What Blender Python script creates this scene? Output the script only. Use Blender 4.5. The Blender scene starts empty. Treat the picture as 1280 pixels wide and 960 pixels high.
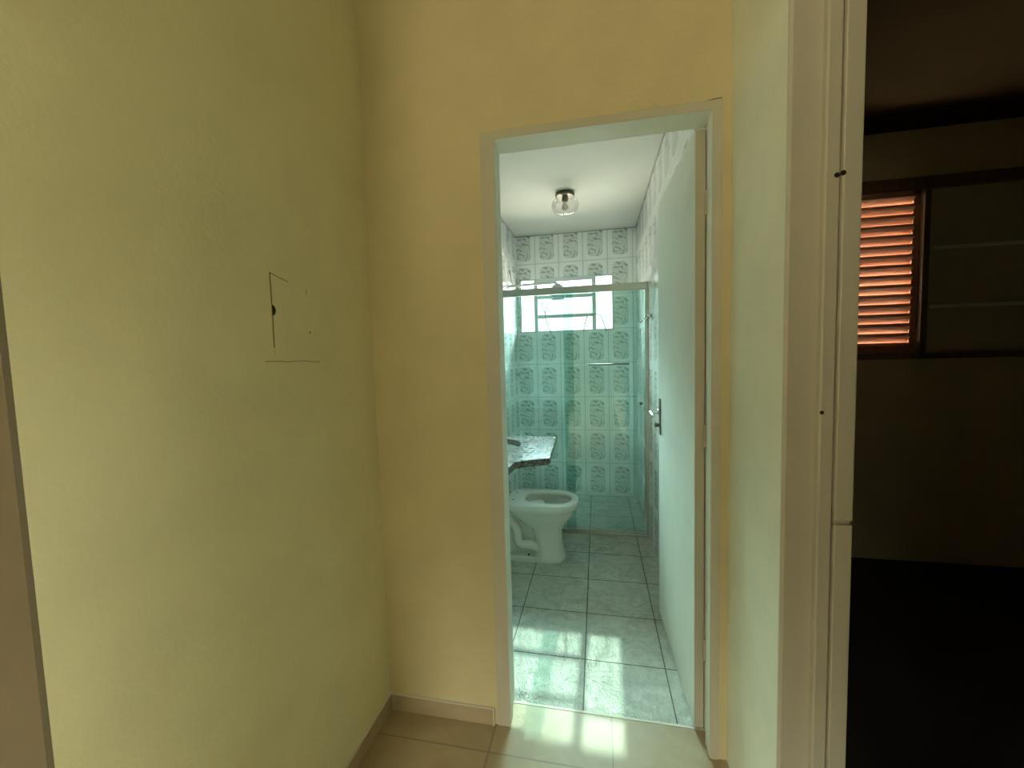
import bpy, bmesh, math, random
from mathutils import Vector, Matrix
random.seed(4)
S = bpy.context.scene
C = S.collection

# ------------------------------------------------------------------ camera
cam = bpy.data.cameras.new('camera')
cam.sensor_width = 36.0
cam.lens = 515.0 / 1280 * 36
cam.clip_start = 0.02
co = bpy.data.objects.new('camera', cam)
C.objects.link(co)
_d = Vector((106, -38, 515)).normalized()
_v = Vector((210, 7420, 515)); _v = (_v - _v.dot(_d) * _d).normalized()
_x = _v.cross(_d)
co.matrix_world = Matrix(((_x.x, -_x.y, -_x.z, 0), (_d.x, -_d.y, -_d.z, 0),
                          (-_v.x, _v.y, _v.z, 1.33), (0, 0, 0, 1)))
S.camera = co

# ------------------------------------------------------------------ light
S.view_settings.view_transform = 'Standard'
S.view_settings.look = 'None'
S.view_settings.gamma = 1
S.view_settings.use_curve_mapping = False
S.view_settings.exposure = 0.25
w = bpy.data.worlds.new('sky'); S.world = w; w.use_nodes = True
bg = w.node_tree.nodes['Background']
# hazy bright sky over darker ground
wt = w.node_tree; tc = wt.nodes.new('ShaderNodeTexCoord'); sx = wt.nodes.new('ShaderNodeSeparateXYZ'); wr = wt.nodes.new('ShaderNodeValToRGB')
ma = wt.nodes.new('ShaderNodeMath'); ma.operation = 'MULTIPLY_ADD'; ma.inputs[1].default_value = .5; ma.inputs[2].default_value = .5
wt.links.new(tc.outputs['Generated'], sx.inputs[0]); wt.links.new(sx.outputs[2], ma.inputs[0]); wt.links.new(ma.outputs[0], wr.inputs[0])
wr.color_ramp.elements[0].position = .48; wr.color_ramp.elements[0].color = (.12, .115, .095, 1)
wr.color_ramp.elements[1].position = .505; wr.color_ramp.elements[1].color = (.018, .0185, .019, 1)
el = wr.color_ramp.elements.new(.61); el.color = (.020, .0205, .021, 1)
el = wr.color_ramp.elements.new(.69); el.color = (.75, .78, .80, 1)
el = wr.color_ramp.elements.new(.80); el.color = (.95, .98, 1, 1)
wt.links.new(wr.outputs[0], bg.inputs[0])
bg.inputs[1].default_value = 200.0
sl = bpy.data.lights.new('sun', 'SUN')
sl.energy = 8.0; sl.angle = math.radians(0.6); sl.color = (1.0, 0.93, 0.78)
so = bpy.data.objects.new('sun', sl); C.objects.link(so)
E_ = math.radians(38.0)
so.rotation_euler = Vector((-0.021, -math.cos(E_), -math.sin(E_))).to_track_quat('-Z', 'Y').to_euler()

def portal(name, loc, direction, sx, sy):
    l = bpy.data.lights.new(name, 'AREA'); l.shape = 'RECTANGLE'; l.size = sx; l.size_y = sy
    l.cycles.is_portal = True
    o = bpy.data.objects.new(name, l); C.objects.link(o); o.location = loc
    o.rotation_euler = Vector(direction).to_track_quat('-Z', 'Y').to_euler()
portal('bathroom_window_portal', (-0.275, 3.96, 1.79), (0, -1, 0), 0.9, 0.56)
portal('fill_side_portal', (.54, -.55, 1.5), (-1, 0, 0), .82, 1.02)  # this and the next two serve the added, unseen fill windows
portal('fill_back_portal', (-1.5, -4.22, 1.6), (0, 1, 0), 1.12, 1.22)
portal('fill_far_portal', (-3.42, -2.35, 1.5), (1, 0, 0), 1.72, 1.02)

# ------------------------------------------------------------------ materials
class N:
    """tiny node-building helper"""
    def __init__(s, name):
        s.m = bpy.data.materials.new(name); s.m.use_nodes = True
        s.t = s.m.node_tree; s.b = s.t.nodes['Principled BSDF']
        s.out = s.t.nodes['Material Output']
    def n(s, kind, **kw):
        o = s.t.nodes.new(kind)
        for k, v in kw.items(): setattr(o, k, v)
        return o
    def link(s, a, b): s.t.links.new(a, b)
    def set(s, node, i, v):
        if hasattr(v, 'links') or isinstance(v, bpy.types.NodeSocket): s.link(v, node.inputs[i])
        else: node.inputs[i].default_value = v
    def math(s, op, a, b=0.0, c=0.0):
        o = s.n('ShaderNodeMath', operation=op)
        s.set(o, 0, a); s.set(o, 1, b); s.set(o, 2, c)
        return o.outputs[0]
    def mix(s, f, a, b):
        o = s.n('ShaderNodeMix', data_type='RGBA')
        s.set(o, 0, f); s.set(o, 6, a); s.set(o, 7, b)
        return o.outputs[2]
    def pos(s):
        g = s.n('ShaderNodeTexCoord'); x = s.n('ShaderNodeSeparateXYZ')
        s.link(g.outputs['Object'], x.inputs[0]); return g.outputs['Object'], x.outputs
    def noise(s, vec, scale, detail=4, rough=.55, dist=0.0):
        o = s.n('ShaderNodeTexNoise'); s.link(vec, o.inputs['Vector'])
        o.inputs['Scale'].default_value = scale; o.inputs['Detail'].default_value = detail
        o.inputs['Roughness'].default_value = rough; o.inputs['Distortion'].default_value = dist
        return o.outputs[0]
    def ramp(s, f, a, b):
        o = s.n('ShaderNodeMapRange'); s.link(f, o.inputs[0])
        o.inputs[1].default_value = a; o.inputs[2].default_value = b
        return o.outputs[0]
    def bump(s, h, strength, dist=.01):
        o = s.n('ShaderNodeBump'); s.link(h, o.inputs['Height'])
        o.inputs['Strength'].default_value = strength; o.inputs['Distance'].default_value = dist
        s.link(o.outputs[0], s.b.inputs['Normal']); return o
    def fin(s, col, rough=.5, metal=0.0, spec=None):
        s.set(s.b, 'Base Color', col); s.set(s.b, 'Roughness', rough); s.set(s.b, 'Metallic', metal)
        if spec is not None: s.b.inputs['Specular IOR Level'].default_value = spec
        return s.m

def col(r, g, b): return (r, g, b, 1)

def plaster(name, c, var=.04, bump=.25, scale=6, spec=.25):
    a = N(name); v, x = a.pos()
    n1 = a.noise(v, scale, 3); n2 = a.noise(v, 90, 3)
    f = a.ramp(n1, .3, .7)
    base = a.mix(f, col(*[k * (1 - var) for k in c]), col(*[min(1, k * (1 + var)) for k in c]))
    a.bump(a.math('ADD', n2, a.math('MULTIPLY', n1, 1.5)), bump, .004)
    return a.fin(base, .75, spec=spec)

def paint(name, c, rough=.4, bump=.12, var=.05):
    a = N(name); v, x = a.pos()
    n1 = a.noise(v, 9, 4)
    base = a.mix(a.ramp(n1, .3, .7), col(*[k * (1 - var) for k in c]), col(*c))
    a.bump(a.noise(v, 40, 3), bump, .003)
    return a.fin(base, rough)

def metal(name, c, rough=.3, m=1.0):
    a = N(name); v, x = a.pos()
    n1 = a.noise(v, 60, 2)
    base = a.mix(n1, col(*[k * .9 for k in c]), col(*c))
    return a.fin(base, rough, m)

def grid_mask(a, u, v, u0, v0, du, dv, g):
    """0..1: 1 on grout; also local tile coordinates"""
    fu = a.math('FRACT', a.math('DIVIDE', a.math('SUBTRACT', u, u0), du))
    fv = a.math('FRACT', a.math('DIVIDE', a.math('SUBTRACT', v, v0), dv))
    eu = a.math('MINIMUM', fu, a.math('SUBTRACT', 1.0, fu))
    ev = a.math('MINIMUM', fv, a.math('SUBTRACT', 1.0, fv))
    gu = a.math('LESS_THAN', eu, g / du); gv = a.math('LESS_THAN', ev, g / dv)
    return a.math('MAXIMUM', gu, gv), fu, fv

def wall_tile(name, axis, u0):
    a = N(name); v, x = a.pos()
    u = x[axis]; z = x[2]
    g, fu, fv = grid_mask(a, u, z, u0, 0.0, .2185, .311, .0016)
    # rounded panel in the middle of each tile
    du = a.math('ABSOLUTE', a.math('SUBTRACT', fu, .5)); dv = a.math('ABSOLUTE', a.math('SUBTRACT', fv, .5))
    p4 = lambda k, r: a.math('POWER', a.math('DIVIDE', k, r), 5.0)
    panel = a.math('LESS_THAN', a.math('ADD', p4(du, .315), p4(dv, .40)), 1.0)
    # swirling leafy strokes
    cell = a.n('ShaderNodeCombineXYZ'); a.link(fu, cell.inputs[0]); a.link(fv, cell.inputs[1])
    wv = a.n('ShaderNodeTexWave', wave_type='RINGS', rings_direction='Z')
    mp = a.n('ShaderNodeMapping'); a.link(cell.outputs[0], mp.inputs[0]); mp.inputs['Location'].default_value = (-.35, -.3, 0)
    mp.inputs['Scale'].default_value = (1.0, 1.4, 1)
    a.link(mp.outputs[0], wv.inputs['Vector'])
    wv.inputs['Scale'].default_value = 1.5; wv.inputs['Distortion'].default_value = 9.0
    wv.inputs['Detail'].default_value = 1.5; wv.inputs['Detail Scale'].default_value = 2.2
    st = a.ramp(wv.outputs[1], .62, .9)
    nz = a.ramp(a.noise(cell.outputs[0], 7, 3, .6, 1.0), .38, .55)
    strokes = a.math('MULTIPLY', a.math('MULTIPLY', st, nz), panel)
    # pale vertical stripes at the tile's sides
    stripe = a.math('GREATER_THAN', a.math('SINE', a.math('MULTIPLY', fu, 75.0)), .55)
    side = a.math('MULTIPLY', stripe, a.math('GREATER_THAN', du, .36))
    base = a.mix(a.ramp(a.noise(v, 5, 3), .3, .7), col(.86, .88, .85), col(.90, .91, .88))
    base = a.mix(a.math('MULTIPLY', side, .2), base, col(.42, .46, .44))
    base = a.mix(a.math('MULTIPLY', panel, .5), base, col(.50, .55, .51))
    base = a.mix(a.math('MULTIPLY', strokes, .62), base, col(.11, .15, .13))
    base = a.mix(g, base, col(.28, .30, .29))
    h = a.math('ADD', a.math('MULTIPLY', strokes, .6), a.math('MULTIPLY', a.noise(v, 26, 2), .5))
    h = a.math('SUBTRACT', h, a.math('MULTIPLY', g, 1.0))
    a.bump(h, .35, .002)
    return a.fin(base, a.math('ADD', a.math('MULTIPLY', g, .4), .10), spec=.6)

def bath_floor():
    a = N('glossy_marbled_floor_tile'); v, x = a.pos()
    g, fu, fv = grid_mask(a, x[0], x[1], -.068, 1.735, .3320, .3285, .0024)
    n1 = a.noise(v, 9, 8, .65, 1.6); n2 = a.noise(v, 34, 5, .6, 2.0)
    base = a.mix(a.ramp(n1, .32, .68), col(.45, .49, .43), col(.66, .69, .62))
    base = a.mix(a.math('MULTIPLY', a.ramp(n2, .52, .62), .22), base, col(.24, .28, .24))
    base = a.mix(g, base, col(.11, .12, .10))
    mp = a.n('ShaderNodeMapping'); a.link(v, mp.inputs[0]); mp.inputs['Rotation'].default_value = (0, 0, .7)
    mp.inputs['Scale'].default_value = (1.0, .5, 1)
    r1 = a.noise(mp.outputs[0], 26, 3, .55, 2.5); r2 = a.noise(v, 60, 3, .6, 2.0)
    ridge = a.math('ABSOLUTE', a.math('SUBTRACT', r1, .5))
    h = a.math('ADD', a.math('MULTIPLY', ridge, 4.0), a.math('MULTIPLY', r2, .8))
    a.bump(a.math('SUBTRACT', h, a.math('MULTIPLY', g, .6)), .95, .003)
    return a.fin(base, a.math('ADD', a.math('MULTIPLY', g, .4), .14), spec=.25)

def hall_floor(name, use_grid=True, axes=(0, 1), scale=1.0):
    a = N(name); v, x = a.pos()
    g, fu, fv = grid_mask(a, x[0], x[1], .034, 1.252, .41, .41, .0028)
    n1 = a.noise(v, 5, 6, .6, .8)
    diag = a.math('ABSOLUTE', a.math('SUBTRACT', fu, fv))
    dl = a.math('LESS_THAN', a.math('ABSOLUTE', a.math('SUBTRACT', a.math('ADD', fu, fv), 1.0)), .30)
    base = a.mix(a.ramp(n1, .3, .7), col(.40, .31, .19), col(.50, .40, .255))
    base = a.mix(a.math('MULTIPLY', dl, .16), base, col(.36, .29, .19))
    if use_grid: base = a.mix(g, base, col(.30, .25, .17))
    h = a.noise(v, 30, 4, .6, 1.0)
    if use_grid: h = a.math('SUBTRACT', h, a.math('MULTIPLY', g, 1.5))
    a.bump(h, .2, .002)
    return a.fin(base, .4, spec=.25)

def clear(name, tint, ior=1.5, rough=0.0, boost=1.0):
    """thin clear sheet: fresnel reflection over tinted straight-through transmission"""
    a = N(name); v, x = a.pos()
    t = a.n('ShaderNodeBsdfTransparent'); gl = a.n('ShaderNodeBsdfGlossy'); fr = a.n('ShaderNodeFresnel')
    gl.inputs['Roughness'].default_value = rough; fr.inputs[0].default_value = ior
    smear = a.ramp(a.noise(v, 6, 4), .35, .7)
    c = a.mix(smear, col(*tint), col(*[k * .97 for k in tint]))
    a.link(c, t.inputs[0])
    mx = a.n('ShaderNodeMixShader')
    a.link(a.math('MULTIPLY', fr.outputs[0], boost), mx.inputs[0]); a.link(t.outputs[0], mx.inputs[1]); a.link(gl.outputs[0], mx.inputs[2])
    a.link(mx.outputs[0], a.out.inputs[0]); a.t.nodes.remove(a.b)
    return a.m

M = {}
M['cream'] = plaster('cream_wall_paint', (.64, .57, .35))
M['lit_cream_left'] = plaster('lit_cream_left_wall_paint', (.76, .70, .44))  # cream raised to stand in for the weak light on this wall
M['lit_cream_right'] = plaster('lit_cream_right_wall_paint', (.83, .83, .67))  # paler, cooler cream: the bathroom daylight is put into the paint
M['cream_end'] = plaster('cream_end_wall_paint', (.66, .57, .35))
M['shaded_cream'] = plaster('shaded_cream_wall_paint', (.20, .16, .105))  # shade on the return face, put into a darker wall colour
M['panel'] = paint('dull_panel_paint', (.50, .45, .32), .6)
M['lining'] = paint('lightened_lining_paint', (.80, .82, .70), .5)  # bathroom light on the inner frame faces, put into a lighter paint
M['frame'] = paint('cream_frame_paint', (.57, .53, .43), .5)
M['door_paint'] = paint('white_door_paint', (.80, .83, .75), .75, .2)
M['bceil'] = plaster('bathroom_ceiling_paint', (.62, .63, .56), .02, .15)
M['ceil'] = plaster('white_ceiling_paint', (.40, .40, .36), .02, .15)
M['tile_back'] = wall_tile('patterned_wall_tile_back', 0, .3235)
M['tile_side'] = wall_tile('patterned_wall_tile_side', 1, 3.87)
M['bfloor'] = bath_floor()
M['hfloor'] = hall_floor('beige_floor_tile')
M['hbase'] = hall_floor('beige_baseboard_tile', False)
M['dark_wall'] = plaster('brown_dark_room_paint', (.50, .42, .25))
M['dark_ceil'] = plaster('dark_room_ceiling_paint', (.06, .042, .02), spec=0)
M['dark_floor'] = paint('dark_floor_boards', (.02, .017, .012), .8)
M['grout'] = paint('white_grout', (.75, .72, .6), .7)
M['crack'] = paint('dark_crack', (.16, .12, .06), .9)
M['black'] = paint('black_hole', (.015, .012, .01), .8)
M['ceramic'] = paint('glazed_ceramic', (.74, .78, .72), .09, .02, .02)
M['water'] = paint('dark_toilet_water', (.06, .09, .08), .05, 0, 0)
M['chrome'] = metal('chrome', (.78, .80, .80), .12)
M['alu'] = metal('brushed_aluminium', (.46, .53, .49), .42)
M['brass'] = metal('dull_dark_metal', (.20, .19, .16), .45)
M['glass'] = clear('green_shower_glass', (.755, .935, .905), 1.5, 0.0, 1.7)
M['pane'] = clear('window_pane_glass', (.97, .98, .98), 1.45)
M['fill_glass2'] = clear('darker_fill_window_glass', (.355, .352, .31), 1.45)  # tints of these three panes set how much fill reaches the hall
M['fill_glass3'] = clear('far_fill_window_glass', (.66, .66, .60), 1.45)
M['fill_glass'] = clear('fill_window_glass', (.71, .69, .61), 1.45)
M['globe'] = clear('clear_globe_glass', (.95, .94, .93), 1.45, .02, .4)
M['winframe'] = paint('white_window_paint', (.60, .66, .63), .4)
M['shower_plastic'] = paint('pale_blue_shower_plastic', (.45, .55, .62), .35)
M['cord'] = paint('grey_cord', (.30, .27, .25), .6)
M['bulb'] = paint('bulb_glass', (.8, .8, .76), .2)

def granite():
    a = N('grey_granite'); v, x = a.pos()
    n = a.noise(v, 70, 5, .7); n2 = a.noise(v, 18, 4)
    base = a.mix(a.ramp(n, .4, .6), col(.05, .05, .045), col(.24, .25, .23))
    base = a.mix(a.math('MULTIPLY', a.ramp(n2, .45, .65), .4), base, col(.17, .155, .14))
    a.bump(n, .04, .001)
    return a.fin(base, .18, spec=.18)
M['granite'] = granite()

def wood(name, c, axis='X'):
    a = N(name); v, x = a.pos()
    mp = a.n('ShaderNodeMapping'); a.link(v, mp.inputs[0])
    mp.inputs['Scale'].default_value = (2, 20, 20) if axis == 'X' else (20, 20, 2)
    n = a.noise(mp.outputs[0], 3, 6, .6, .5)
    base = a.mix(a.ramp(n, .3, .7), col(*[k * .6 for k in c]), col(*c))
    a.bump(n, .2, .002)
    return a.fin(base, .45)
M['slat'] = wood('varnished_red_wood', (.55, .28, .16))
M['wood'] = wood('dark_window_wood', (.20, .13, .07), 'Z')

# ------------------------------------------------------------------ mesh helpers
def add_box(bm, a, b, bev=0.0, seg=2):
    t = bmesh.new()
    bmesh.ops.create_cube(t, size=1)
    s = [b[i] - a[i] for i in range(3)]; c = [(a[i] + b[i]) / 2 for i in range(3)]
    for v in t.verts: v.co = Vector([v.co[i] * s[i] + c[i] for i in range(3)])
    if bev: bmesh.ops.bevel(t, geom=t.edges[:], offset=bev, segments=seg, affect='EDGES', profile=.5)
    me = bpy.data.meshes.new('t'); t.to_mesh(me); t.free(); bm.from_mesh(me); bpy.data.meshes.remove(me)

def add_prism(bm, pts, z0, z1, bev=0.0):
    """vertical prism from a plan outline"""
    t = bmesh.new()
    lo = [t.verts.new((p[0], p[1], z0)) for p in pts]; hi = [t.verts.new((p[0], p[1], z1)) for p in pts]
    n = len(pts)
    t.faces.new(hi); t.faces.new(lo[::-1])
    for i in range(n): t.faces.new((lo[i], lo[(i + 1) % n], hi[(i + 1) % n], hi[i]))
    bmesh.ops.recalc_face_normals(t, faces=t.faces)
    if bev: bmesh.ops.bevel(t, geom=t.edges[:], offset=bev, segments=2, affect='EDGES', profile=.5)
    me = bpy.data.meshes.new('t'); t.to_mesh(me); t.free(); bm.from_mesh(me); bpy.data.meshes.remove(me)

def add_tube(bm, pts, r, seg=12, caps=True):
    """round tube through pts; r a number or a list"""
    pts = [Vector(p) for p in pts]; n = len(pts)
    rr = r if isinstance(r, (list, tuple)) else [r] * n
    rings = []; prev = None
    for i, p in enumerate(pts):
        d = (pts[min(i + 1, n - 1)] - pts[max(i - 1, 0)]).normalized()
        if prev is None:
            a = d.orthogonal().normalized()
        else:
            a = (prev - prev.dot(d) * d).normalized()
        prev = a; b = d.cross(a)
        rings.append([bm.verts.new(p + rr[i] * (math.cos(t) * a + math.sin(t) * b)) for t in [2 * math.pi * k / seg for k in range(seg)]])
    for i in range(n - 1):
        for k in range(seg):
            bm.faces.new((rings[i][k], rings[i][(k + 1) % seg], rings[i + 1][(k + 1) % seg], rings[i + 1][k]))
    if caps:
        bm.faces.new(rings[0][::-1]); bm.faces.new(rings[-1])

def smooth_path(pts, n=6):
    pts = [Vector(p) for p in pts]; P = [pts[0]] + pts + [pts[-1]]; out = []
    for i in range(1, len(P) - 2):
        for k in range(n):
            t = k / n; a, b, c, d = P[i - 1], P[i], P[i + 1], P[i + 2]
            out.append(.5 * ((2 * b) + (c - a) * t + (2 * a - 5 * b + 4 * c - d) * t * t + (3 * b - a - 3 * c + d) * t ** 3))
    out.append(pts[-1]); return out

def add_lathe(bm, prof, c, seg=40):
    """prof: (radius, z) pairs about a vertical axis at c"""
    rings = []
    for r, z in prof:
        if r < 1e-5: rings.append([bm.verts.new((c[0], c[1], c[2] + z))])
        else: rings.append([bm.verts.new((c[0] + r * math.cos(2 * math.pi * k / seg), c[1] + r * math.sin(2 * math.pi * k / seg), c[2] + z)) for k in range(seg)])
    for A, B in zip(rings, rings[1:]):
        for k in range(seg):
            j = (k + 1) % seg
            if len(A) == 1 and len(B) == 1: continue
            if len(A) == 1: bm.faces.new((A[0], B[j], B[k]))
            elif len(B) == 1: bm.faces.new((A[k], A[j], B[0]))
            else: bm.faces.new((A[k], A[j], B[j], B[k]))

def bx(*boxes, bev=0.0):
    bm = bmesh.new()
    for a, b in boxes: add_box(bm, a, b, bev)
    return bm

def obj(name, bm, m, parent=None, smooth=False, label=None):
    bmesh.ops.recalc_face_normals(bm, faces=bm.faces)
    me = bpy.data.meshes.new(name); bm.to_mesh(me); bm.free()
    if smooth:
        for p in me.polygons: p.use_smooth = True
    me.materials.append(m)
    o = bpy.data.objects.new(name, me); C.objects.link(o)
    if smooth == 'auto':
        es = o.modifiers.new('split', 'EDGE_SPLIT'); es.split_angle = math.radians(38)
    if parent:
        o.parent = parent
        o.matrix_parent_inverse = Matrix.Translation(-parent.location)
    if label: o['label'] = label
    return o

def struct(name, bm, m, parent=None, label=None):
    o = obj(name, bm, m, parent)
    if not parent: o['kind'] = 'structure'
    if label: o['label'] = label
    return o

def thing(name, label, cat, loc=(0, 0, 0), group=None):
    o = bpy.data.objects.new(name, None); C.objects.link(o); o.location = loc
    o.empty_display_size = .1
    o['label'] = label; o['category'] = cat
    if group: o['group'] = group
    return o
def sthing(name, loc=(0, 0, 0), label=None):
    o = bpy.data.objects.new(name, None); C.objects.link(o); o.location = loc; o.empty_display_size = .1
    o['kind'] = 'structure'
    if label: o['label'] = label
    return o
def tag(o, label, cat, group=None):
    o['label'] = label; o['category'] = cat
    if group: o['group'] = group
    return o

# ------------------------------------------------------------------ hall
HZ = 2.80
struct('floor', bx(((-3.4, -4.2, -.1), (.40, 1.462, 0)), ((.40, -4.2, -.1), (.52, 1.0, 0))), M['hfloor'], label='beige tiled hall floor')
struct('ceiling', bx(((-3.4, -4.2, HZ), (.52, 1.50, HZ + .1))), M['ceil'], label='hall ceiling')
# left wall with its square end, return face turning away to the left
struct('wall_return', bx(((-3.4, .409, 0), (-.7904, .4168, HZ))), M['shaded_cream'], label='strip of wall turning away at the far left, shade painted in')
struct('wall_left', bx(((-3.4, .417, 0), (-.79, 1.50, HZ))), M['lit_cream_left'], label='long cream painted wall on the left')
# end wall around the bathroom door
struct('wall_end', bx(((-.79, 1.36, 0), (-.345, 1.475, HZ)), ((.362, 1.36, 0), (.395, 1.475, HZ)), ((-.345, 1.36, 2.062), (.362, 1.475, HZ))), M['cream_end'], label='cream end wall holding the bathroom doorway')
# right wall piece between the bathroom door and the dark doorway, header, and the rest behind
struct('wall_right', bx(((.395, .992, 0), (.52, 1.50, HZ)), ((.395, .16, 2.13), (.52, .992, HZ)), ((.395, -4.2, 0), (.52, -.95, HZ)), ((.395, -.15, 0), (.52, .12, HZ)), ((.395, -.95, 0), (.52, -.15, 1.0)), ((.395, -.95, 2.0), (.52, -.15, HZ))), M['lit_cream_right'], label='narrow cream wall between the two doorways')
struct('wall_behind', bx(((-3.4, -4.2, 0), (-2.05, -4.1, HZ)), ((-.95, -4.2, 0), (.52, -4.1, HZ)), ((-2.05, -4.2, 0), (-.95, -4.1, 1.0)), ((-2.05, -4.2, 2.2), (-.95, -4.1, HZ))), M['cream'])
struct('wall_far_left', bx(((-3.4, -4.1, 0), (-3.3, -3.2, HZ)), ((-3.4, -1.5, 0), (-3.3, .417, HZ)), ((-3.4, -3.2, 0), (-3.3, -1.5, 1.0)), ((-3.4, -3.2, 2.0), (-3.3, -1.5, HZ))), M['cream'])

w3 = sthing('fill_window_3', (.45, -.55, 1.0), 'tinted fill window added behind the viewer, unseen')  # added windows, all out of view, sized to fill the hall with light
bm = bmesh.new(); add_box(bm, (.43, -.95, 1.0), (.47, -.92, 2.0)); add_box(bm, (.43, -.18, 1.0), (.47, -.15, 2.0)); add_box(bm, (.43, -.95, 1.0), (.47, -.15, 1.03)); add_box(bm, (.43, -.95, 1.97), (.47, -.15, 2.0))
obj('window_frame', bm, M['winframe'], w3)
obj('window_pane', bx(((.447, -.93, 1.02), (.453, -.17, 1.98))), M['fill_glass2'], w3)
w4 = sthing('fill_window_4', (-1.5, -4.15, 1.0), 'tinted fill window added at the unseen back of the hall')
obj('window_frame', bx(((-2.05, -4.17, 1.0), (-2.02, -4.13, 2.2)), ((-.98, -4.17, 1.0), (-.95, -4.13, 2.2)), ((-2.05, -4.17, 1.0), (-.95, -4.13, 1.03)), ((-2.05, -4.17, 2.17), (-.95, -4.13, 2.2))), M['winframe'], w4)
obj('window_pane', bx(((-2.03, -4.153, 1.02), (-.97, -4.147, 2.18))), M['fill_glass'], w4)
w5 = sthing('fill_window_5', (-3.35, -2.35, 1.0), 'tinted fill window added at the unseen far side of the hall')
obj('window_frame', bx(((-3.37, -3.2, 1.0), (-3.33, -3.17, 2.0)), ((-3.37, -1.53, 1.0), (-3.33, -1.5, 2.0)), ((-3.37, -3.2, 1.0), (-3.33, -1.5, 1.03)), ((-3.37, -3.2, 1.97), (-3.33, -1.5, 2.0))), M['winframe'], w5)
obj('window_pane', bx(((-3.353, -3.18, 1.02), (-3.347, -1.52, 1.98))), M['fill_glass3'], w5)
# tile baseboards
bm = bmesh.new(); add_box(bm, (-.79, .43, 0), (-.782, 1.36, .062), .0015)
struct('baseboard_left', bm, M['hbase'])
bm = bmesh.new(); add_box(bm, (-.782, 1.351, 0), (-.381, 1.36, .062), .0015)
struct('baseboard_end', bm, M['hbase'])
bm = bmesh.new(); add_box(bm, (-.383, 1.350, 0), (-.3795, 1.36, .064)); add_box(bm, (-.782, 1.3505, .062), (-.383, 1.36, .0645)); add_box(bm, (-.79, .43, .062), (-.7815, 1.36, .0645))
struct('trim_1', bm, M['grout'], label='pale grout line along the tile baseboards')

# bathroom shell
CZ = 2.435
struct('floor_bathroom', bx(((-.80, 1.468, -.1), (.42, 3.92, 0))), M['bfloor'], label='glossy grey-green marbled bathroom floor tiles')
bm = bx(((-.34, 1.460, -.05), (.36, 1.4695, .0012)))
struct('trim_2', bm, M['grout'], label='thin pale joint between the beige and grey floors')
struct('ceiling_bathroom', bx(((-.80, 1.47, CZ), (.42, 3.92, CZ + .1))), M['bceil'], label='white bathroom ceiling')
struct('wall_bathroom_left', bx(((-.80, 1.476, 0), (-.735, 3.92, CZ))), M['tile_side'])
struct('wall_bathroom_right', bx(((.353, 1.50, 0), (.44, 3.92, CZ)), ((.362, 1.476, 0), (.44, 1.50, CZ))), M['tile_side'], label='right bathroom wall of pale patterned tiles')
WX0, WX1, WZ0, WZ1 = -.705, .155, 1.542, 2.042
struct('wall_bathroom_back', bx(((-.80, 3.87, 0), (.44, 3.92, WZ0)), ((-.80, 3.87, WZ1), (.44, 3.92, CZ)),
       ((-.80, 3.87, WZ0), (WX0, 3.92, WZ1)), ((WX1, 3.87, WZ0), (.44, 3.92, WZ1))), M['tile_back'], label='back bathroom wall of pale patterned tiles')
struct('wall_bathroom_front', bx(((-.735, 1.476, 0), (-.345, 1.49, CZ)), ((-.345, 1.476, 2.062), (.353, 1.49, CZ))), M['tile_back'])
struct('trim_3', bx(((-.735, 3.864, CZ - .004), (.353, 3.87, CZ)), ((-.735, 1.50, CZ - .004), (-.729, 3.864, CZ)), ((.347, 1.50, CZ - .004), (.353, 3.864, CZ))), M['cord'])

# dark room
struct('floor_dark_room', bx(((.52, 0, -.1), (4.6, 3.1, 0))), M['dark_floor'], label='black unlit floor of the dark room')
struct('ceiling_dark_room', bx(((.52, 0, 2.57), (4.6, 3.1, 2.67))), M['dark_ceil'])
DX0, DX1, DZ0, DZ1 = 1.12, 2.62, 1.245, 2.27
struct('wall_dark_room_back', bx(((.44, 2.9, 0), (4.6, 3.02, DZ0)), ((.44, 2.9, DZ1), (4.6, 3.02, 2.57)), ((.44, 2.9, DZ0), (DX0, 3.02, DZ1)), ((DX1, 2.9, DZ0), (4.6, 3.02, DZ1))), M['dark_wall'], label='unlit brown back wall of the dark room')
struct('wall_dark_room_left', bx(((.44, 1.50, 0), (.52, 2.9, 2.57))), M['dark_wall'])
struct('wall_dark_room_right', bx(((4.5, 0, 0), (4.6, 2.9, 2.57))), M['dark_wall'])
struct('wall_dark_room_front', bx(((.52, 0, 0), (4.5, .08, 2.57))), M['dark_wall'])

# ------------------------------------------------------------------ bathroom door
d1 = sthing('door_1', (.33, 1.47, 0), 'white painted bathroom door standing open')
bm = bmesh.new()
add_box(bm, (-.368, 1.3565, 0), (-.322, 1.361, 2.037), .001)
add_box(bm, (.343, 1.3565, 0), (.3695, 1.361, 2.037), .001)
add_box(bm, (-.368, 1.3565, 2.037), (.3695, 1.361, 2.062), .001)
obj('door_frame', bm, M['frame'], d1)
bm = bmesh.new()
add_box(bm, (-.345, 1.361, 0), (-.322, 1.405, 2.045), .001); add_box(bm, (-.345, 1.405, 0), (-.330, 1.478, 2.05), .001)
add_box(bm, (.343, 1.361, 0), (.362, 1.415, 2.045), .001); add_box(bm, (.352, 1.415, 0), (.3625, 1.478, 2.05), .001)
add_box(bm, (-.345, 1.361, 2.037), (.362, 1.415, 2.062), .001); add_box(bm, (-.345, 1.415, 2.044), (.362, 1.478, 2.062), .001)
obj('frame_lining', bm, M['lining'], d1, label='inner faces of the door frame, lightened for the bathroom light')
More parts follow.
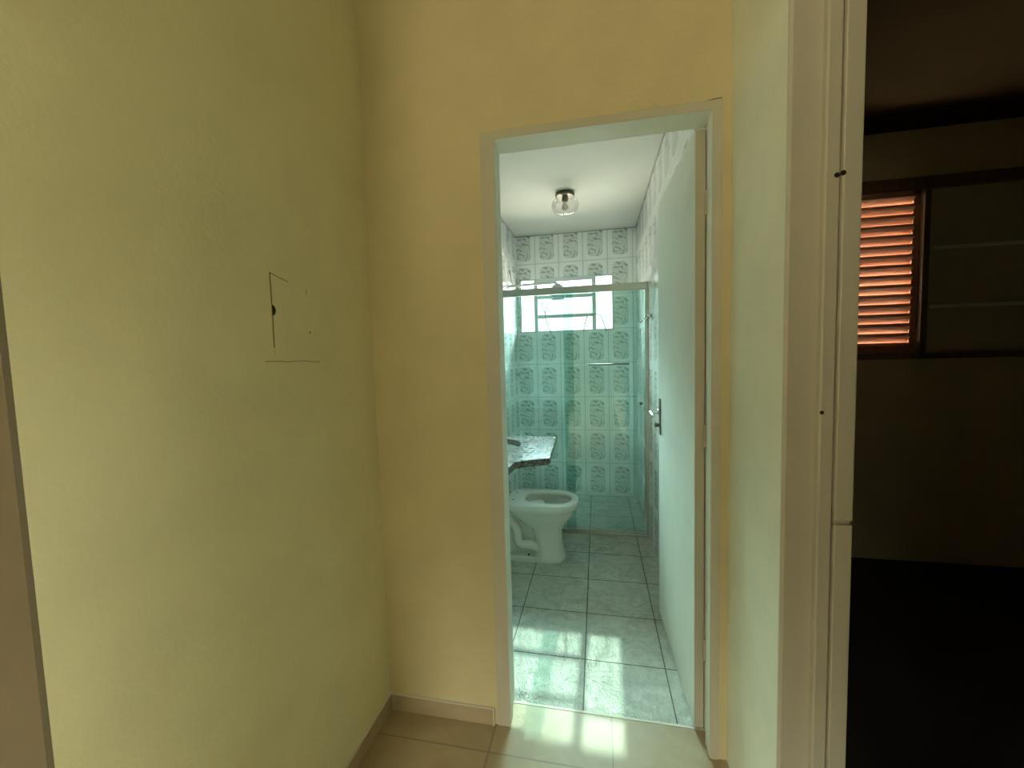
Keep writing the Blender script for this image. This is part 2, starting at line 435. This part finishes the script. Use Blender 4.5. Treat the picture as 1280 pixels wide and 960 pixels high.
# leaf, swung about 90 degrees into the room
LH = 2.035
bm = bmesh.new()
ang = math.radians(1.9)
def leaf_box(t0, t1, n0, n1, z0, z1, bev=.0015):
    b2 = bmesh.new(); add_box(b2, (n0, t0, z0), (n1, t1, z1), bev)
    R = Matrix.Translation((.318, 1.462, 0)) @ Matrix.Rotation(ang, 4, 'Z')
    b2.transform(R); me = bpy.data.meshes.new('t'); b2.to_mesh(me); b2.free(); return me
def add_me(bm, me): bm.from_mesh(me); bpy.data.meshes.remove(me)
add_me(bm, leaf_box(0, .665, 0, .030, .008, LH))
leaf = obj('door_leaf', bm, M['door_paint'], d1)
es = bmesh.new(); add_me(es, leaf_box(-.0012, .0, .0, .030, .009, LH - .001, .0002)); obj('leaf_edge', es, M['frame'], d1, label='cream painted hinge edge of the door')
for z in (1.80, 1.045, .30):
    bm = bmesh.new()
    add_tube(bm, [(.350, 1.455, z - .035), (.350, 1.455, z + .035)], .0055, 12)
    add_box(bm, (.345, 1.4545, z - .033), (.352, 1.464, z + .033), .0005)
    add_tube(bm, [(.350, 1.455, z + .035), (.350, 1.455, z + .041)], .004, 12)
    obj('hinge', bm, M['frame'], d1)
bm = bmesh.new()
R = Matrix.Translation((.318, 1.462, 0)) @ Matrix.Rotation(ang, 4, 'Z')
b2 = bmesh.new(); add_box(b2, (-.004, .605, .93), (0, .645, 1.105), .0015)
b2.transform(R)
hp = obj('handle_plate', b2, M['brass'], d1)
b2 = bmesh.new()
add_tube(b2, smooth_path([(-.003, .625, 1.040), (-.034, .625, 1.040), (-.046, .617, 1.040), (-.048, .59, 1.038), (-.046, .53, 1.034)], 5), .0075, 12)
add_tube(b2, [(-.002, .625, 1.04), (-.012, .625, 1.04)], .013, 16)
b2.transform(R); obj('door_handle', b2, M['chrome'], d1, True)
b2 = bmesh.new(); add_tube(b2, [(-.002, .625, .975), (-.012, .625, .975)], .008, 16); add_box(b2, (-.026, .6235, .966), (-.010, .6265, .984), .0005)
b2.transform(R); obj('door_key', b2, M['brass'], d1)

# ------------------------------------------------------------------ dark doorway frame
d2 = sthing('door_2', (.455, .975, 0), 'stepped cream jamb of the dark doorway')
bm = bmesh.new()
add_prism(bm, [(.3948, .990), (.3948, .9945), (.396, .9945), (.396, .993), (.458, .993), (.458, .985), (.400, .984)], 0, 2.13)
obj('casing', bm, M['frame'], d2)
bm = bmesh.new()
add_box(bm, (.4545, .9665, 0), (.482, .994, 2.13), .004, 3)
obj('jamb', bm, M['frame'], d2)
bm = bmesh.new()
# door stop with a worn notch about 0.96 m up
for z0, z1 in ((0, .958), (.966, 2.13)):
    add_box(bm, (.484, .960, z0), (.5175, .994, z1), .0025)
add_box(bm, (.486, .9655, .95), (.514, .992, .97))
obj('door_stop', bm, M['frame'], d2)
for (x, z, r) in ((.4755, 1.673, .005), (.4835, 1.674, .005), (.4585, 1.194, .004)):
    bm = bmesh.new(); yy = .9603 if r > .0045 and x > .48 else .9665
    add_lathe(bm, [(0, -.0006), (r, -.0006), (r, .0012), (r * .5, .0004), (0, .0004)], (0, 0, 0), 14)
    bm.transform(Matrix.Translation((x, yy, z)) @ Matrix.Rotation(math.radians(90), 4, 'X'))
    obj('screw_hole', bm, M['black'], d2, label='dark screw hole in the jamb')
obj('lintel', bx(((.40, .16, 2.09), (.52, .994, 2.13)), bev=.003), M['frame'], d2)
obj('near_jamb', bx(((.40, .12, 0), (.52, .16, 2.13)), bev=.003), M['frame'], d2)

# ------------------------------------------------------------------ bathroom window
w1 = sthing('window_1', (-.275, 3.9, WZ0), 'small bright bathroom window with hinged centre louvres')
fw = .014
y0, y1 = 3.885, 3.915
bm = bmesh.new()
add_box(bm, (WX0, y0, WZ0), (WX1, y1, WZ0 + fw)); add_box(bm, (WX0, y0, WZ1 - fw), (WX1, y1, WZ1))
add_box(bm, (WX0, y0, WZ0), (WX0 + fw, y1, WZ1)); add_box(bm, (WX1 - fw, y0, WZ0), (WX1, y1, WZ1))
for x in (-.553, -.018):
    add_box(bm, (x - .018, y0 - .004, WZ0), (x + .018, y1 + .002, WZ1), .002)
obj('window_frame', bm, M['winframe'], w1)
for z in (2.025, 1.870, 1.690):
    bm = bmesh.new(); add_box(bm, (-.540, 3.896, z - .017), (-.031, 3.901, z + .017), .001)
    obj('louvre_rail', bm, M['winframe'], w1)
for a, b in (((WX0 + .01, 3.898, WZ0 + .01), (-.565, 3.902, WZ1 - .01)), ((-.004, 3.898, WZ0 + .01), (WX1 - .01, 3.902, WZ1 - .01)), ((-.54, 3.898, WZ0 + .01), (-.03, 3.902, 1.68)), ((-.54, 3.898, 1.70), (-.03, 3.902, 1.86)), ((-.54, 3.898, 1.88), (-.03, 3.902, WZ1 - .01))):
    obj('window_pane', bx((a, b)), M['pane'], w1)

# ------------------------------------------------------------------ dark room window
w2 = sthing('window_2', (1.87, 2.95, DZ0), 'dark wooden window with sunlit louvred shutter')
bm = bmesh.new()
add_box(bm, (DX0, 2.885, DZ1 - .035), (DX1, 3.0, DZ1), .003); add_box(bm, (DX0, 2.885, DZ0), (DX1, 3.0, DZ0 + .035), .003)
add_box(bm, (DX0, 2.885, DZ0), (DX0 + .04, 3.0, DZ1), .003); add_box(bm, (DX1 - .04, 2.885, DZ0), (DX1, 3.0, DZ1), .003)
add_box(bm, (1.872, 2.885, DZ0), (1.905, 3.0, DZ1), .003)
add_box(bm, (DX0 - .05, 2.888, DZ1), (DX1 + .05, 2.9, DZ1 + .03), .002)
obj('window_frame', bm, M['wood'], w2)
# louvred leaf
bm = bmesh.new()
sx0, sx1, sz0, sz1 = 1.165, 1.868, 1.285, 2.232
add_box(bm, (sx0, 2.92, sz0), (sx0 + .035, 2.955, sz1), .002); add_box(bm, (sx1 - .030, 2.92, 1.26), (sx1 + .01, 2.955, 2.25), .002)
add_box(bm, (sx0, 2.92, sz1 - .022), (sx1, 2.955, 2.25), .002); add_box(bm, (sx0, 2.92, 1.26), (sx1, 2.955, sz0 + .012), .002)
sh = obj('louvred_shutter', bm, M['slat'], w2, label='red-brown louvred wooden shutter')
for k in range(16):
    z = 1.312 + k * .0583
    b2 = bmesh.new(); add_box(b2, (sx0 + .03, -.033, -.0145), (sx1 - .026, .033, .0145), .003)
    b2.transform(Matrix.Translation((0, 2.9375, z)) @ Matrix.Rotation(math.radians(-47 + random.uniform(-2, 2)), 4, 'X'))
    obj('slat', b2, M['slat'], sh)
# closed solid leaf to the right
bm = bmesh.new()
add_box(bm, (1.90, 2.925, 1.265), (2.59, 2.940, 2.25))
add_box(bm, (1.905, 2.915, 1.28), (1.935, 2.945, 2.235), .002); add_box(bm, (2.545, 2.915, 1.28), (2.58, 2.945, 2.235), .002)
sp = obj('solid_shutter', bm, M['panel'], w2, label='closed dark panelled shutter')
for z in (1.893, 1.552):
    bm = bmesh.new(); add_box(bm, (1.935, 2.905, z - .010), (2.545, 2.926, z + .010), .004)
    obj('panel_rail', bm, M['lining'], sp)  # same lightened paint, so the rails stand out from the panel

# ------------------------------------------------------------------ painted-over electrical box on left wall
t = thing('electrical_box_cover', 'flush cover plate painted over in cream on the left wall, cracked along its edge', 'cover plate', (-.79, .965, 1.44))
bm = bmesh.new(); add_box(bm, (-.7898, .894, 1.340), (-.7890, 1.035, 1.548), .0003)
obj('plate', bm, M['lit_cream_left'], t)
def crack(parent, pts, wd=.0008, nm='paint_crack', lift=.0004, ax=0, base=-.7888):
    bm = bmesh.new()
    for (a, b) in zip(pts, pts[1:]):
        a = Vector(a); b = Vector(b); d = (b - a).normalized(); n = Vector((-d.y, d.x)) * wd
        q = [a + n, b + n, b - n, a - n]
        for s in (0, 1):
            pass
        lo = [bm.verts.new((base, p.x, p.y) if ax == 0 else (p.x, base, p.y)) for p in q]
        hb = base + lift if ax == 0 else base - lift
        hi = [bm.verts.new((hb, p.x, p.y) if ax == 0 else (p.x, hb, p.y)) for p in q]
        bm.faces.new(hi); bm.faces.new(lo[::-1])
        for i in range(4): bm.faces.new((lo[i], lo[(i + 1) % 4], hi[(i + 1) % 4], hi[i]))
    obj(nm, bm, M['crack'], parent, label='dark crack in the paint')
crack(t, [(.8935, 1.5525), (.8945, 1.45), (.8925, 1.368)], .0011)
crack(t, [(.8935, 1.5525), (.925, 1.5455), (.955, 1.540)], .0008)
crack(t, [(.862, 1.333), (.90, 1.3335), (.94, 1.331), (.99, 1.333), (1.062, 1.3275)], .0007)
crack(t, [(1.022, 1.532), (1.023, 1.515)], .0006)
crack(t, [(1.027, 1.415), (1.0285, 1.408)], .0016)
bm = bmesh.new()
ps = [(.8945, 1.4745), (.900, 1.472), (.9045, 1.4665), (.906, 1.4605), (.9045, 1.4545), (.900, 1.449), (.8945, 1.4465)]
lo = [bm.verts.new((-.7892, a, b)) for a, b in ps]; hi = [bm.verts.new((-.7884, a, b)) for a, b in ps]
bm.faces.new(hi); bm.faces.new(lo[::-1])
for i in range(len(ps)): j = (i + 1) % len(ps); bm.faces.new((lo[i], lo[j], hi[j], hi[i]))
obj('knockout_hole', bm, M['black'], t, label='black half-round finger hole')
# crack over the bathroom door's right corner
crack(d1, [(.315, 2.0605), (.332, 2.063), (.350, 2.0655), (.368, 2.066)], .0011, base=1.3602, ax=1, lift=.0012)
crack(d1, [(.368, 2.066), (.368, 2.0495), (.360, 2.0485)], .0007, base=1.3602, ax=1, lift=.0012)

# ------------------------------------------------------------------ ceiling lamp
LX, LY = -.20, 2.93
t = thing('ceiling_lamp', 'clear glass globe ceiling lamp with a dark metal base on the bathroom ceiling', 'lamp', (LX, LY, CZ))
bm = bmesh.new(); add_lathe(bm, [(0, 0), (.062, 0), (.066, -.006), (.066, -.018), (.058, -.026), (.0, -.026)], (LX, LY, CZ))
obj('lamp_base', bm, M['brass'], t, 'auto')
bm = bmesh.new()
prof = [(.050, -.026), (.050, -.034)]
for k in range(1, 15):
    th = math.radians(32 + k * 148 / 14)
    prof.append((max(.0, .093 * math.sin(th) ** .75 if th < math.pi - .01 else 0), -.032 - .062 * (math.cos(math.radians(32)) - math.cos(th)) / 1.0))
add_lathe(bm, prof, (LX, LY, CZ))
obj('lamp_globe', bm, M['globe'], t, True)
bm = bmesh.new(); add_lathe(bm, [(0, -.026), (.021, -.026), (.021, -.052), (.016, -.060), (0, -.060)], (LX, LY, CZ), 24)
obj('bulb_socket', bm, M['brass'], t, 'auto')
bm = bmesh.new(); add_lathe(bm, [(.012, -.060), (.013, -.070), (.022, -.085), (.025, -.098), (.021, -.112), (.010, -.121), (0, -.123)], (LX, LY, CZ), 24)
obj('light_bulb', bm, M['bulb'], t, True)

# ------------------------------------------------------------------ shower enclosure
t = thing('shower_enclosure', 'green-tinted glass shower screen with aluminium rail across the bathroom', 'shower screen', (-.19, 3.03, 0))
bm = bmesh.new(); add_box(bm, (-.735, 3.006, 1.768), (.353, 3.056, 1.815), .004); add_box(bm, (-.735, 3.002, 1.764), (.353, 3.008, 1.776), .001)
obj('header_rail', bm, M['alu'], t)
bm = bmesh.new(); add_box(bm, (-.735, 3.008, 0), (.353, 3.054, .018), .004); add_box(bm, (-.735, 3.024, .018), (.353, 3.028, .030), .001)
obj('sill_rail', bm, M['alu'], t)
bm = bmesh.new(); add_box(bm, (.329, 3.010, .018), (.353, 3.050, 1.768), .002)
obj('wall_profile', bm, M['alu'], t)
bm = bmesh.new(); add_box(bm, (-.735, 3.010, .018), (-.715, 3.050, 1.768), .002)
obj('wall_profile', bm, M['alu'], t)
obj('glass_panel', bx(((-.715, 3.014, .03), (-.165, 3.022, 1.768))), M['glass'], t)
obj('glass_panel', bx(((-.237, 3.036, .03), (.329, 3.044, 1.768))), M['glass'], t)
bm = bmesh.new(); add_tube(bm, [(-.063, 3.058, 1.251), (.227, 3.058, 1.251)], .007, 12)
for x in (-.05, .214): add_tube(bm, [(x, 3.044, 1.251), (x, 3.058, 1.251)], .005, 10)
obj('towel_bar', bm, M['brass'], t, True, label='dark metal bar on the glass')
bm = bmesh.new(); add_lathe(bm, [(0, 0), (.010, .001), (.012, .010), (.008, .018), (0, .019)], (0, 0, 0), 20)
bm.transform(Matrix.Translation((.301, 3.036, .97)) @ Matrix.Rotation(math.radians(90), 4, 'X'))
obj('glass_knob', bm, M['brass'], t, True)

# ------------------------------------------------------------------ electric shower
t = thing('electric_shower', 'pale blue electric shower head behind the aluminium rail below the window top', 'shower', (-.314, 3.5, 1.85))
bm = bmesh.new(); add_lathe(bm, [(0, .072), (.020, .071), (.036, .062), (.050, .044), (.056, .020), (.058, -.010), (.058, -.048), (.050, -.062), (.044, -.066), (0, -.066)], (-.314, 3.5, 1.848), 32)
obj('shower_body', bm, M['shower_plastic'], t, 'auto')
bm = bmesh.new(); add_tube(bm, smooth_path([(-.735, 3.5, 1.925), (-.60, 3.5, 1.928), (-.42, 3.5, 1.930), (-.335, 3.5, 1.930), (-.316, 3.5, 1.915)], 4), .010, 12)
obj('shower_arm', bm, M['winframe'], t, True)
bm = bmesh.new(); add_tube(bm, [(-.735, 3.5, 1.925), (-.725, 3.5, 1.925)], .028, 20); obj('wall_flange', bm, M['chrome'], t, 'auto')

# wires and cords
def cord(label, pts, r=.005, nm='cord', grp=None):
    bm = bmesh.new(); add_tube(bm, smooth_path(pts, 6), r, 8)
    tag(obj(nm, bm, M['cord'], None, True), label, 'cord', grp)
cord('thin cord hanging down the left window bar under the shower head', [(-.494, 3.866, 1.825), (-.495, 3.864, 1.781), (-.466, 3.862, 1.715), (-.458, 3.862, 1.649), (-.412, 3.866, 1.531)])
cord('thin curved cord looping from the shower head to the hanging cord', [(-.385, 3.60, 1.812), (-.405, 3.66, 1.814), (-.436, 3.78, 1.786), (-.459, 3.85, 1.751), (-.464, 3.860, 1.700)])
cord('short cord hanging inside the centre pane, left of the right bar', [(-.082, 3.868, 1.675), (-.100, 3.864, 1.612), (-.117, 3.866, 1.534)])
cord('arched cord from the right window bar down to the sill', [(-.045, 3.866, 1.690), (-.005, 3.864, 1.690), (.036, 3.862, 1.672), (.064, 3.862, 1.612), (.088, 3.866, 1.528)])
cord('dark wire loop on the left tiled wall above the shower rail', [(-.731, 3.56, 2.075), (-.728, 3.59, 2.03), (-.729, 3.62, 1.985), (-.728, 3.72, 1.965), (-.729, 3.84, 1.98), (-.731, 3.85, 2.05)], .004, 'wire')

# shower tap on left wall
t = thing('shower_tap', 'small metal tap on the left wall inside the shower', 'tap', (-.735, 3.74, 1.152))
bm = bmesh.new(); add_tube(bm, [(-.735, 3.74, 1.152), (-.727, 3.74, 1.152)], .024, 20); obj('escutcheon', bm, M['chrome'], t, 'auto')
bm = bmesh.new(); add_tube(bm, [(-.729, 3.74, 1.152), (-.70, 3.74, 1.152)], .010, 12)
add_tube(bm, [(-.705, 3.718, 1.152), (-.705, 3.762, 1.152)], .006, 10); add_tube(bm, [(-.705, 3.74, 1.130), (-.705, 3.74, 1.174)], .006, 10)
obj('tap_handle', bm, M['chrome'], t, True)

# towel hook on right wall
t = thing('shower_valve', 'chrome valve with a sloping lever on the right tiled wall beside the shower', 'valve', (.353, 2.78, 1.562))
bm = bmesh.new(); add_tube(bm, [(.353, 2.78, 1.562), (.344, 2.78, 1.562)], .026, 20); obj('escutcheon', bm, M['chrome'], t, 'auto')
bm = bmesh.new(); add_tube(bm, [(.344, 2.78, 1.562), (.326, 2.78, 1.558)], .012, 12); add_tube(bm, [(.332, 2.78, 1.560), (.272, 2.78, 1.522)], [.008, .006], 12)
obj('lever', bm, M['chrome'], t, True)

# ------------------------------------------------------------------ vanity counter
t = thing('vanity_counter', 'dark granite washbasin counter with a clipped corner on the left wall', 'counter', (-.735, 2.1, .82))
out = [(-.735, 2.405), (-.250, 2.405), (-.238, 2.39), (-.222, 1.905), (-.228, 1.888), (-.245, 1.876), (-.355, 1.815), (-.370, 1.80), (-.392, 1.56), (-.735, 1.56)]
bm = bmesh.new()
cx, cy, rx, ry = -.578, 2.14, .170, .190
inner = [(cx + rx * math.cos(a), cy + ry * math.sin(a)) for a in [2 * math.pi * k / 40 for k in range(40)]]
def ring_slab(bm, out, inner, z0, z1):
    # densify the outline by angle around the hole so the top can be bridged
    def ray_hit(a):
        d = Vector((math.cos(a), math.sin(a))); best = None
        for i in range(len(out)):
            p = Vector(out[i]) - Vector((cx, cy)); q = Vector(out[(i + 1) % len(out)]) - Vector((cx, cy)); e = q - p
            den = d.x * e.y - d.y * e.x
            if abs(den) < 1e-9: continue
            tt = (p.x * e.y - p.y * e.x) / den; u = (p.x * d.y - p.y * d.x) / den
            if tt > 0 and -1e-6 <= u <= 1 + 1e-6 and (best is None or tt < best): best = tt
        return (cx + d.x * best, cy + d.y * best)
    angs = sorted(set([round(math.atan2(p[1] - cy, p[0] - cx) % (2 * math.pi), 6) for p in out] + [round(2 * math.pi * k / 40, 6) for k in range(40)]))
    O = [ray_hit(a) for a in angs]; I = [(cx + rx * math.cos(a), cy + ry * math.sin(a)) for a in angs]
    n = len(angs)
    def lay(P, z): return [bm.verts.new((p[0], p[1], z)) for p in P]
    def shrink(P, k):
        c = Vector((-.45, 2.0)); return [tuple(Vector(p) + (c - Vector(p)).normalized() * k) if p[0] > -.73 else p for p in P]
    L = [lay(O, z0 + .003), lay(O, z1 - .005), lay(shrink(O, .002), z1 - .0015), lay(shrink(O, .006), z1), lay(I, z1), lay(I, z0)]
    L.append(lay(O, z0))
    seqs = [(0, 1), (1, 2), (2, 3), (3, 4), (4, 5), (5, 6), (6, 0)]
    for a, b in seqs:
        for i in range(n):
            j = (i + 1) % n; bm.faces.new((L[a][i], L[a][j], L[b][j], L[b][i]))
ring_slab(bm, out, inner, .818, .85)
obj('countertop', bm, M['granite'], t)
bm = bmesh.new(); rings = []
for k, (s, z) in enumerate([(1.02, .817), (.99, .80), (.93, .76), (.78, .725), (.5, .708), (.12, .702)]):
    rings.append([bm.verts.new((cx + rx * s * math.cos(a), cy + ry * s * math.sin(a), z)) for a in [2 * math.pi * q / 40 for q in range(40)]])
for A, B in zip(rings, rings[1:]):
    for q in range(40): bm.faces.new((A[q], A[(q + 1) % 40], B[(q + 1) % 40], B[q]))
bm.faces.new(rings[-1])
bs = obj('basin', bm, M['ceramic'], t, True)
sm = bs.modifiers.new('thick', 'SOLIDIFY'); sm.thickness = .006; sm.offset = 1
bm = bmesh.new(); add_tube(bm, smooth_path([(cx, cy, .702), (cx, cy, .58), (cx, cy, .54), (cx - .04, cy, .52), (cx - .08, cy, .54), (-.735, cy, .56)], 4), .017, 14)
obj('drain_pipe', bm, M['winframe'], t, True)

# ------------------------------------------------------------------ toilet
TX, TY = -.36, 2.65
t = thing('toilet', 'pale glazed toilet bowl without a seat beside the shower screen', 'toilet', (TX, TY, 0))
def sring(bm, x0, x1, hw, z, e=2.6, n=56, back=None):
    """superellipse outline lying along x; a squarer exponent may be given for the back half"""
    c = (x0 + x1) / 2; a = (x1 - x0) / 2; vs = []
    for k in range(n):
        th = 2 * math.pi * k / n; cs, sn = math.cos(th), math.sin(th)
        ee = e if cs > 0 else (back or e)
        r = lambda q: math.copysign(abs(q) ** (2 / ee), q)
        vs.append(bm.verts.new((c + a * r(cs), TY + hw * r(sn), z)))
    return vs
def loft(bm, rings):
    n = len(rings[0])
    for A, B in zip(rings, rings[1:]):
        for k in range(n): bm.faces.new((A[k], A[(k + 1) % n], B[(k + 1) % n], B[k]))
bm = bmesh.new()
R_ = [sring(bm, -.43, -.222, .112, .0, 3), sring(bm, -.43, -.215, .115, .012, 3), sring(bm, -.43, -.218, .113, .03, 3),
      sring(bm, -.425, -.229, .100, .06, 2.8), sring(bm, -.425, -.236, .094, .11, 2.6), sring(bm, -.430, -.238, .093, .17, 2.6),
      sring(bm, -.445, -.232, .098, .205, 2.5), sring(bm, -.50, -.212, .118, .235, 2.4), sring(bm, -.545, -.180, .142, .275, 2.4),
      sring(bm, -.575, -.152, .160, .318, 2.4, back=3.5), sring(bm, -.585, -.145, .166, .336, 2.4, back=3.8), sring(bm, -.590, -.134, .174, .343, 2.4, back=4),
      sring(bm, -.594, -.128, .178, .362, 2.45, back=4.5), sring(bm, -.595, -.127, .179, .380, 2.5, back=4.5), sring(bm, -.592, -.130, .176, .389, 2.5, back=4.5),
      sring(bm, -.584, -.138, .168, .393, 2.5, back=4.5),
      sring(bm, -.480, -.172, .118, .393, 2.7), sring(bm, -.476, -.176, .114, .389, 2.7), sring(bm, -.474, -.178, .112, .375, 2.7),
      sring(bm, -.482, -.168, .122, .355, 2.6), sring(bm, -.475, -.190, .112, .30, 2.4), sring(bm, -.455, -.22, .085, .21, 2.2), sring(bm, -.39, -.27, .06, .13, 2)]
loft(bm, R_)
bm.faces.new(R_[-1]); bm.faces.new(R_[0][::-1])
# base plate running back and the recessed rear web
def slab(bm, rs):
    loft(bm, rs); bm.faces.new(rs[0][::-1]); bm.faces.new(rs[-1])
slab(bm, [sring(bm, -.625, -.30, .112, 0, 4), sring(bm, -.625, -.30, .112, .022, 4), sring(bm, -.617, -.30, .104, .032, 4)])
slab(bm, [sring(bm, -.612, -.36, .052, .025, 4), sring(bm, -.606, -.36, .050, .20, 4), sring(bm, -.600, -.36, .075, .28, 4), sring(bm, -.592, -.36, .12, .335, 4)])
obj('bowl', bm, M['ceramic'], t, 'auto')
for s in (-1, 1):
    bm = bmesh.new(); yb = TY + s * .060
    add_tube(bm, smooth_path([(-.596, yb, .30), (-.566, TY + s * .072, .255), (-.528, TY + s * .078, .195), (-.520, TY + s * .078, .130), (-.500, TY + s * .078, .100), (-.45, TY + s * .078, .102), (-.41, TY + s * .070, .088), (-.385, TY + s * .05, .07)], 6), .030, 16)
    obj('trapway', bm, M['ceramic'], t, True)
for s in (-1, 1):
    bm = bmesh.new(); add_tube(bm, [(-.550, TY + s * .070, .390), (-.550, TY + s * .070, .3938)], .0065, 14)
    obj('bolt_hole', bm, M['black'], t, label='dark seat bolt hole')
bm = bmesh.new(); add_tube(bm, [(-.405, TY - .109, .052), (-.405, TY - .1135, .052)], .006, 12)
bm.transform(Matrix.Translation((-.045, .018, -.012)))
obj('floor_bolt_hole', bm, M['black'], t, label='dark fixing hole near the foot')
bm = bmesh.new(); vs = sring(bm, -.438, -.23, .075, .185, 2.3); bm.faces.new(vs)
obj('water', bm, M['water'], t)
